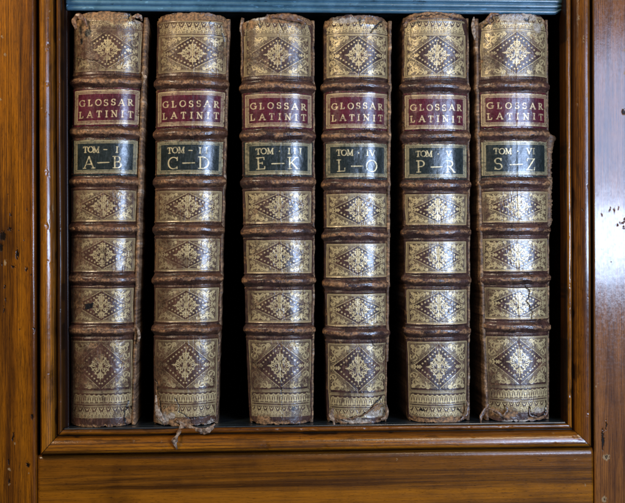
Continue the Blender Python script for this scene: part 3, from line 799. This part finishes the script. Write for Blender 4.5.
    grid_obj('spine', P, M_L, book, {'gold': pad(g_att), 'wear': pad(np.clip(wear, 0, 1)), 'white': pad(white), 'blot': pad(np.maximum(blot, crack))})

    # ---- raised bands
    for k, z0 in enumerate(zb):
        zz = np.linspace(-6.2, 6.2, 46)
        Tn, dZ = np.meshgrid(Tc, zz)
        tilt = rnd.uniform(-.8, .8); bow = rnd.uniform(-.5, .9)
        wobble = (fbm(Tn * 3, 0 * Tn + k, 170 + bi, 3) - .5) * 2.0
        Z = z0 + dZ + tilt * Tn + bow * Tn ** 2 + wobble
        Xl = np.clip(Tn, -1, 1) * hw(Z)
        n = fbm(Xl * .12 + k * 9, Z * .25, 180 + bi, 4, .6); n2 = fbm(Xl * .7, Z * .9, 190 + bi, 3, .6)
        hgtp = rnd.uniform(3.0, 3.7); wd = rnd.uniform(3.6, 4.1)
        h = hgtp * np.exp(-(np.abs(dZ) / wd) ** 3.2) * (1 - .25 * sstep(.9, 1.25, np.abs(Tn)))
        crest = np.exp(-(dZ / 2.6) ** 2)
        am = .09 + bk['worn'] * .15 + (.12 if (bi, k) in ((3, 3), (3, 1), (0, 1), (0, 2), (0, 5), (2, 0), (5, 1)) else 0)
        wr = sstep(.54, .68, n * .7 + n2 * .3 + crest * am - .02) * (.25 + .75 * crest)
        h = h + (n2 - .5) * .22 + (n - .5) * .8 - .25 * wr - .55 * (np.abs(dZ) > 5.6)
        lines = np.exp(-((dZ - 4.9) / .35) ** 2) * .35
        grid_obj('raised_band', place(Tn, Z, h), M_B, book,
                 {'gold': lines * 0, 'wear': wr, 'white': sstep(.72, .8, n2 * .5 + n * .5) * crest * .5, 'blot': sstep(.66, .74, vnoise(Xl * .35, Z * .35, 7 + bi)) * .35 + .55 * np.exp(-((np.abs(dZ) - 4.9) / .55) ** 2) * (n > .45)})

    # ---- the two lettering pieces
    for kind in ('title_label', 'volume_label'):
        if kind == 'title_label': zt, zl, mat = zb[0] - 5.9, zb[1] + 5.3, M['red']
        else: zt, zl, mat = zb[1] - 6.0, zb[2] + 5.0, M['green']
        x0, x1 = max(gl - 2.2, -HWm + .8), min(gr + 2.0, HWm - .5)
        L = Ras(-46, 46, zl - 2, zt + 2, .15)
        if kind == 'title_label':
            f0, f1 = zl + 3.0, zt - 2.8
            frame(L, gl + .6, gr - .2, f0, f1, .42, .36, 1.1, 1.7)
            L.line([(gl + 3.2, f0 + 3.0), (gr - 2.8, f0 + 3.0), (gr - 2.8, f1 - 3.0), (gl + 3.2, f1 - 3.0), (gl + 3.2, f0 + 3.0)], .22)
            fh = f1 - f0; tw = gr - gl - 9.5
            hh = 5.9
            L.text('GLOSSAR', gl + 4.8, f0 + fh * .545, hh, .52, .33, tw, rnd=rnd)
            L.text('LATINIT', gl + 4.8, f0 + fh * .20, hh + .1, .52, .33, tw, rnd=rnd)
        else:
            f0, f1 = zl + 2.9, zt - 1.8
            frame(L, gl + .6, gr - .4, f0, f1, .42, .36, 1.1, 1.7)
            L.line([(gl + 3.2, f0 + 3.0), (gr - 3.0, f0 + 3.0), (gr - 3.0, f1 - 3.0), (gl + 3.2, f1 - 3.0), (gl + 3.2, f0 + 3.0)], .22)
            fh = f1 - f0; w = gr - gl
            zT = f0 + fh * .63
            L.text('TOM', gl + w * .16, zT, 5.6, .48, .32, w * .26, rnd=rnd)
            if bi in (0, 1): L.line([(gl + w * .49, zT + 2.6), (gl + w * .54, zT + 2.5)], .42)
            else: L.disc(gl + w * .515, zT + 2.6, .6)
            nm = bk['num']; nw = {1: .05, 2: .13, 3: .20}[len(nm)] * w if nm != 'V' else .1 * w
            L.text(nm, gl + w * (.645 if nm != 'I' else .68), zT, 5.6, .48, .32, None if len(nm) == 1 else nw, rnd=rnd)
            hh = 11.4; a, b = bk['let']
            zA = f0 + fh * .155
            L.text(a, gl + w * .17, zA, hh, .62, .38, rnd=rnd)
            L.line([(gl + w * .40, zA + 5.2), (gl + w * .58, zA + 5.5)], .55, .42)
            L.text(b, gl + w * .64, zA, hh, .62, .38, rnd=rnd)
        ncl = int((x1 - x0) / .27); nrl = int((zt - zl) / .27)
        X, Z = np.meshgrid(np.linspace(x0, x1, ncl), np.linspace(zl, zt, nrl))
        n = fbm(X * .12, Z * .12, 200 + bi, 4, .6); n2 = fbm(X * .8, Z * .8, 210 + bi, 3, .6)
        sk = rnd.uniform(-.012, .012)
        gold = L.sample(X, Z)
        ed = np.minimum(np.minimum(X - x0, x1 - X) * .9, np.minimum(Z - zl, zt - Z))
        Zw = Z + sk * X + .3 * np.sin(X * .07 + bi)
        h = .42 + (fbm(X * .06, Z * .04, 160 + bi, 4) - .5) * 1.1 + (n2 - .5) * .06 - .05 * gold
        frayed = sstep(.9, .1, ed + (n2 - .5) * 2.2 + (n - .5) * 1.5)
        h = h - 1.6 * frayed
        if bi in (1, 2, 5): h = h + .12 * np.exp(-((X - 1.5) / 1.2) ** 2)
        wear = np.maximum(sstep(.70, .80, n * .5 + n2 * .5 + .06 * (ed < 2.5)) * .6, frayed)
        gf = gold * sstep(.30, .47, fbm(X * .5, Z * .5, 230 + bi, 3) * .6 + n * .4) * (.8 + .2 * bk['gw'])
        gf = np.maximum(gf, gold * .42)
        grid_obj(kind, place(X / HWm, Zw, h), mat, book, {'gold': gf * (1 - frayed), 'wear': wear * .6, 'white': 0 * X, 'blot': 0 * X})

    # ---- boards with ragged joint edges, page block
    zz = np.linspace(.4, ztop - 3.0, 420)
    for s, side in ((-1, 'L'), (1, 'R')):
        e = ex(side, zz)
        rag = (fbm(zz * .12, 0 * zz, 240 + bi + s, 4, .6) - .5)
        nk = np.abs(fbm(zz * .5, 0 * zz + 3, 250 + bi, 3, .6) - .5)
        bump_ = sum(np.exp(-((zz - b) / 4.0) ** 2) for b in zb)
        xo = hw(zz) + e + np.where(e > .5, .6, -1.0) + rag * 1.6 + bump_ * .5 * (e > .5)
        if bi == 5 and s > 0:
            fl = sstep(ZP(228), ZP(222), zz) * sstep(ZP(131), ZP(136), zz)
            xo = xo + fl * (2.2 + 5.0 * fbm(zz * .10, 0 * zz, 9, 3) * sstep(ZP(170), ZP(140), zz) + nk * 6)
        xi = hw(zz) - 3.0 + np.minimum(e, 3)
        yf = DP - 3.5 + (3.0 if e.mean() < 1.2 else 0) + rag * 2.5 + nk * 1.2 - .6 * bump_
        prof = []
        th = xo - xi
        for (fx, fy) in ((0, 232), (0, 10), (0, 1.2), (.25, .2), (.6, 0), (.9, .5), (1, 1.8), (1, 10), (1, 232)):
            prof.append(np.stack([s * (xi + th * fx) + xc(zz), yf + fy if fy < 200 else 0 * yf + fy + DP, zz], -1))
        P = np.stack(prof, 1)
        if s < 0: P = P[:, ::-1]
        wa = np.clip(.15 + rag[:, None] * 1.5 + nk[:, None] * 3 + 0 * P[..., 0], 0, 1)
        loft_obj('back_board' if s > 0 else 'front_board', P, M['board'], book, {'wear': wa, 'gold': 0 * wa, 'white': 0 * wa + (rag[:, None] > .28) * .5, 'blot': 0 * wa + (nk[:, None] > .20) * .5})
    zz = np.linspace(4.0, ztop - 9.0, 12)
    prof = [np.stack([s * (hw(zz) - 4.0) + xc(zz), 0 * zz + yy, zz], -1) for s, yy in ((-1, 225), (-1, DP + 5), (0, DP + 3), (1, DP + 5), (1, 225))]
    loft_obj('page_block', np.stack(prof, 1), M['paper'], book)

    # ---- loose curls and scraps of leather
    def scrap(pts, wid, mat, seed, name='torn_leather', whitef=.0, th=.28):
        """ribbon along photo points (px, py, y depth mm towards viewer from the spine front) with its own thickness"""
        r = random.Random(seed)
        C = []
        for (px, py, yy) in pts:
            x, z = W(px, py, YS - yy); C.append((x - base_x, -yy, z - ZBK))
        C = np.array(C)
        n = 26; tt = np.linspace(0, len(C) - 1, n)
        Ci = np.stack([np.interp(tt, np.arange(len(C)), C[:, k]) for k in range(3)], -1)
        for _ in range(2): Ci[1:-1] = (Ci[:-2] + 2 * Ci[1:-1] + Ci[2:]) / 4
        tg = np.gradient(Ci, axis=0); tg /= np.linalg.norm(tg, axis=1)[:, None]
        side = np.cross(tg, [0, -1, 0]); side /= np.linalg.norm(side, axis=1)[:, None] + 1e-9
        wn = np.interp(np.linspace(0, 1, n), np.linspace(0, 1, len(wid)), wid)
        m = 9; u = np.linspace(-1, 1, m)
        jag = (fbm(np.linspace(0, 6, n), np.zeros(n) + seed, seed, 3) - .5)[:, None] * .9
        top = []
        for sgn in (1, -1):
            Pg = Ci[:, None, :] + side[:, None, :] * (u[None, :, None] * (wn[:, None] * (1 + jag * np.abs(u)[None, :]))[..., None])
            Pg[..., 1] += (u[None, :] ** 2) * wn[:, None] * .25 + (fbm(Pg[..., 0] * .4, Pg[..., 2] * .4, seed + 2, 3) - .5) * 1.8 - sgn * th * .5
            top.append(Pg)
        ring = np.concatenate([top[0], top[1][:, ::-1]], 1)
        wv = np.clip(fbm(ring[..., 0] * .5, ring[..., 2] * .5, seed, 3) * 1.4 - .2, 0, 1)
        loft_obj(name, ring, mat, book, {'wear': wv, 'gold': 0 * wv, 'white': (wv > .5) * whitef, 'blot': 0 * wv})
    if bi == 0:
        scrap([(76, 29, 1), (73, 20, 1), (78, 15, 3), (84, 19, 3.5), (87, 27, 1.5)], [1.0, 2.0, 2.6, 2.2, .8], M_B, 5)
        scrap([(131, 20, 1), (135, 16, 3), (140, 16, 2), (142, 21, 0)], [1, 2, 2.2, 1], M_B, 6, whitef=.6)
        scrap([(142, 72, -8), (145, 77, -6), (143.5, 84, -7)], [.8, 1.8, .8], M['board'], 61, whitef=.7)
        scrap([(137.5, 328, -7), (139.5, 336, -6), (137.5, 344, -7)], [.8, 1.8, .8], M['board'], 62, whitef=.7)
    if bi == 1:
        scrap([(183, 424, 1), (180, 430, 9), (177, 436, 20), (174, 442, 20), (177, 449, 19)], [2.5, 1.5, 1.6, 2.6, .8], M_L, 7, whitef=.45)
        scrap([(176, 420, 1), (186, 426, 3.5), (197, 430, 10), (206, 431, 10), (215, 424, 3)], [1.4, 2.0, 1.7, 2.0, .9], M_L, 8, whitef=.5)
        scrap([(198, 432, 6.5), (206, 431, 12), (214, 428, 8)], [2, 3, 1.2], M['board'], 81, whitef=.45)
        scrap([(156, 395, -3), (156, 405, 0), (159, 416, 2), (166, 424, 2)], [.8, 1.8, 3.0, 2.0], M['board'], 9, whitef=.8)
    if bi == 2:
        scrap([(243, 18, -2), (241, 24, -3), (240.5, 30, -3), (242, 37, -5)], [1.5, 1.3, .8, .4], M['board'], 10, whitef=.45)
        scrap([(270, 17, 1), (282, 16, 2), (296, 18, 2), (306, 24, .6)], [1.5, 3.0, 3.4, 1.5], M_B, 12)
    if bi == 3:
        scrap([(333, 408, 1), (331, 415, 2), (334, 421, 3), (334, 428, 3)], [1, 2.2, 1.6, .7], M['board'], 13, whitef=.45)
        scrap([(386, 404, -4), (388, 411, -3), (386, 418, -2), (381, 419, 1)], [.8, 1.4, 1.4, .8], M['board'], 14, whitef=.3)
        scrap([(352, 418, 1), (364, 415, 2), (376, 406, 2), (385, 402, -2)], [.5, .7, .7, .4], M_L, 141)
    if bi == 4:
        scrap([(466, 400, -3), (469, 407, -2), (467, 415, 0), (460, 420, 1)], [.5, 1.2, 1.1, .5], M_L, 15)
        scrap([(404, 26, -2), (409, 19, 1), (416, 18, 2)], [.8, 2.0, .8], M_B, 16)
    if bi == 5:
        scrap([(489, 404, -2), (485, 410, 1), (481, 417, 3), (481, 424, 3.5)], [1.0, 1.8, 1.6, .5], M_L, 17)
        scrap([(488, 408, 2), (496, 411, 4), (503, 417, 4.5), (508, 411, 3), (506, 405, 1)], [.7, 1.2, 1.3, 1.1, .5], M_L, 18)
        scrap([(529, 408, 1), (530, 416, 2.5), (539, 418, 2.5), (547, 415, -2), (548, 404, -6)], [.4, .6, .7, .6, .4], M_L, 19)
        scrap([(474, 17, -6), (473, 24, -5), (474, 33, -5), (475, 40, -6)], [.8, 2.0, 1.5, .6], M['board'], 20, whitef=.8)
        scrap([(491, 24, 1), (487, 20, 3), (492, 14, 2), (499, 14, 1)], [.8, 1.8, 1.8, .7], M_B, 21)

# ------------------------------------------------------------------ light: a cool window to the right, a warm lamp high on the left
def area(name, loc, target, sx, sy, power, col, spread=180):
    ld = bpy.data.lights.new(name, 'AREA'); ld.shape = 'RECTANGLE'; ld.size = sx; ld.size_y = sy
    ld.energy = power; ld.color = col; ld.spread = math.radians(spread)
    o = bpy.data.objects.new(name, ld); COL.objects.link(o); o.location = loc
    o.rotation_euler = (Vector(target) - Vector(loc)).to_track_quat('-Z', 'Y').to_euler()
    return o
area('window_light', (.645, -1.05, .02), (.15, 0, 0), .42, .15, 3.7, (.58, .74, 1.0), 130)
area('window_light', (.655, -1.07, .16), (.15, 0, 0), .46, .50, 5.0, (.45, .62, 1.0), 130)
area('added_fill', (.50, -1.2, .85), (0.10, 0, .05), .55, .20, 2.2, (1.0, .84, .60), 110)  # added unseen warm fill for general light and moulding highlights
area('warm_lamp', (-.62, -.55, .62), (-.28, 0, .15), .2, .2, 5.5, (1.0, .82, .58))

w = bpy.data.worlds.new('World'); sc.world = w; w.use_nodes = True
bg = w.node_tree.nodes['Background']; bg.inputs[0].default_value = (.55, .65, .8, 1); bg.inputs[1].default_value = .035

cam_d = bpy.data.cameras.new('camera'); cam = bpy.data.objects.new('camera', cam_d); COL.objects.link(cam)
cam.location = Vector(CAM * MM)
from mathutils import Matrix
mat = Matrix(((R2[0], U2[0], -FW[0]), (R2[1], U2[1], -FW[1]), (R2[2], U2[2], -FW[2])))
cam.rotation_euler = mat.to_euler()
cam_d.sensor_width = 36; cam_d.lens = 36 * D / 625.0; cam_d.clip_start = .01; cam_d.clip_end = 50
sc.camera = cam
sc.render.resolution_x = 1024; sc.render.resolution_y = 824
sc.view_settings.view_transform = 'Standard'; sc.view_settings.look = 'None'
sc.view_settings.exposure = 0; sc.view_settings.gamma = 1
sc.cycles.max_bounces = 6
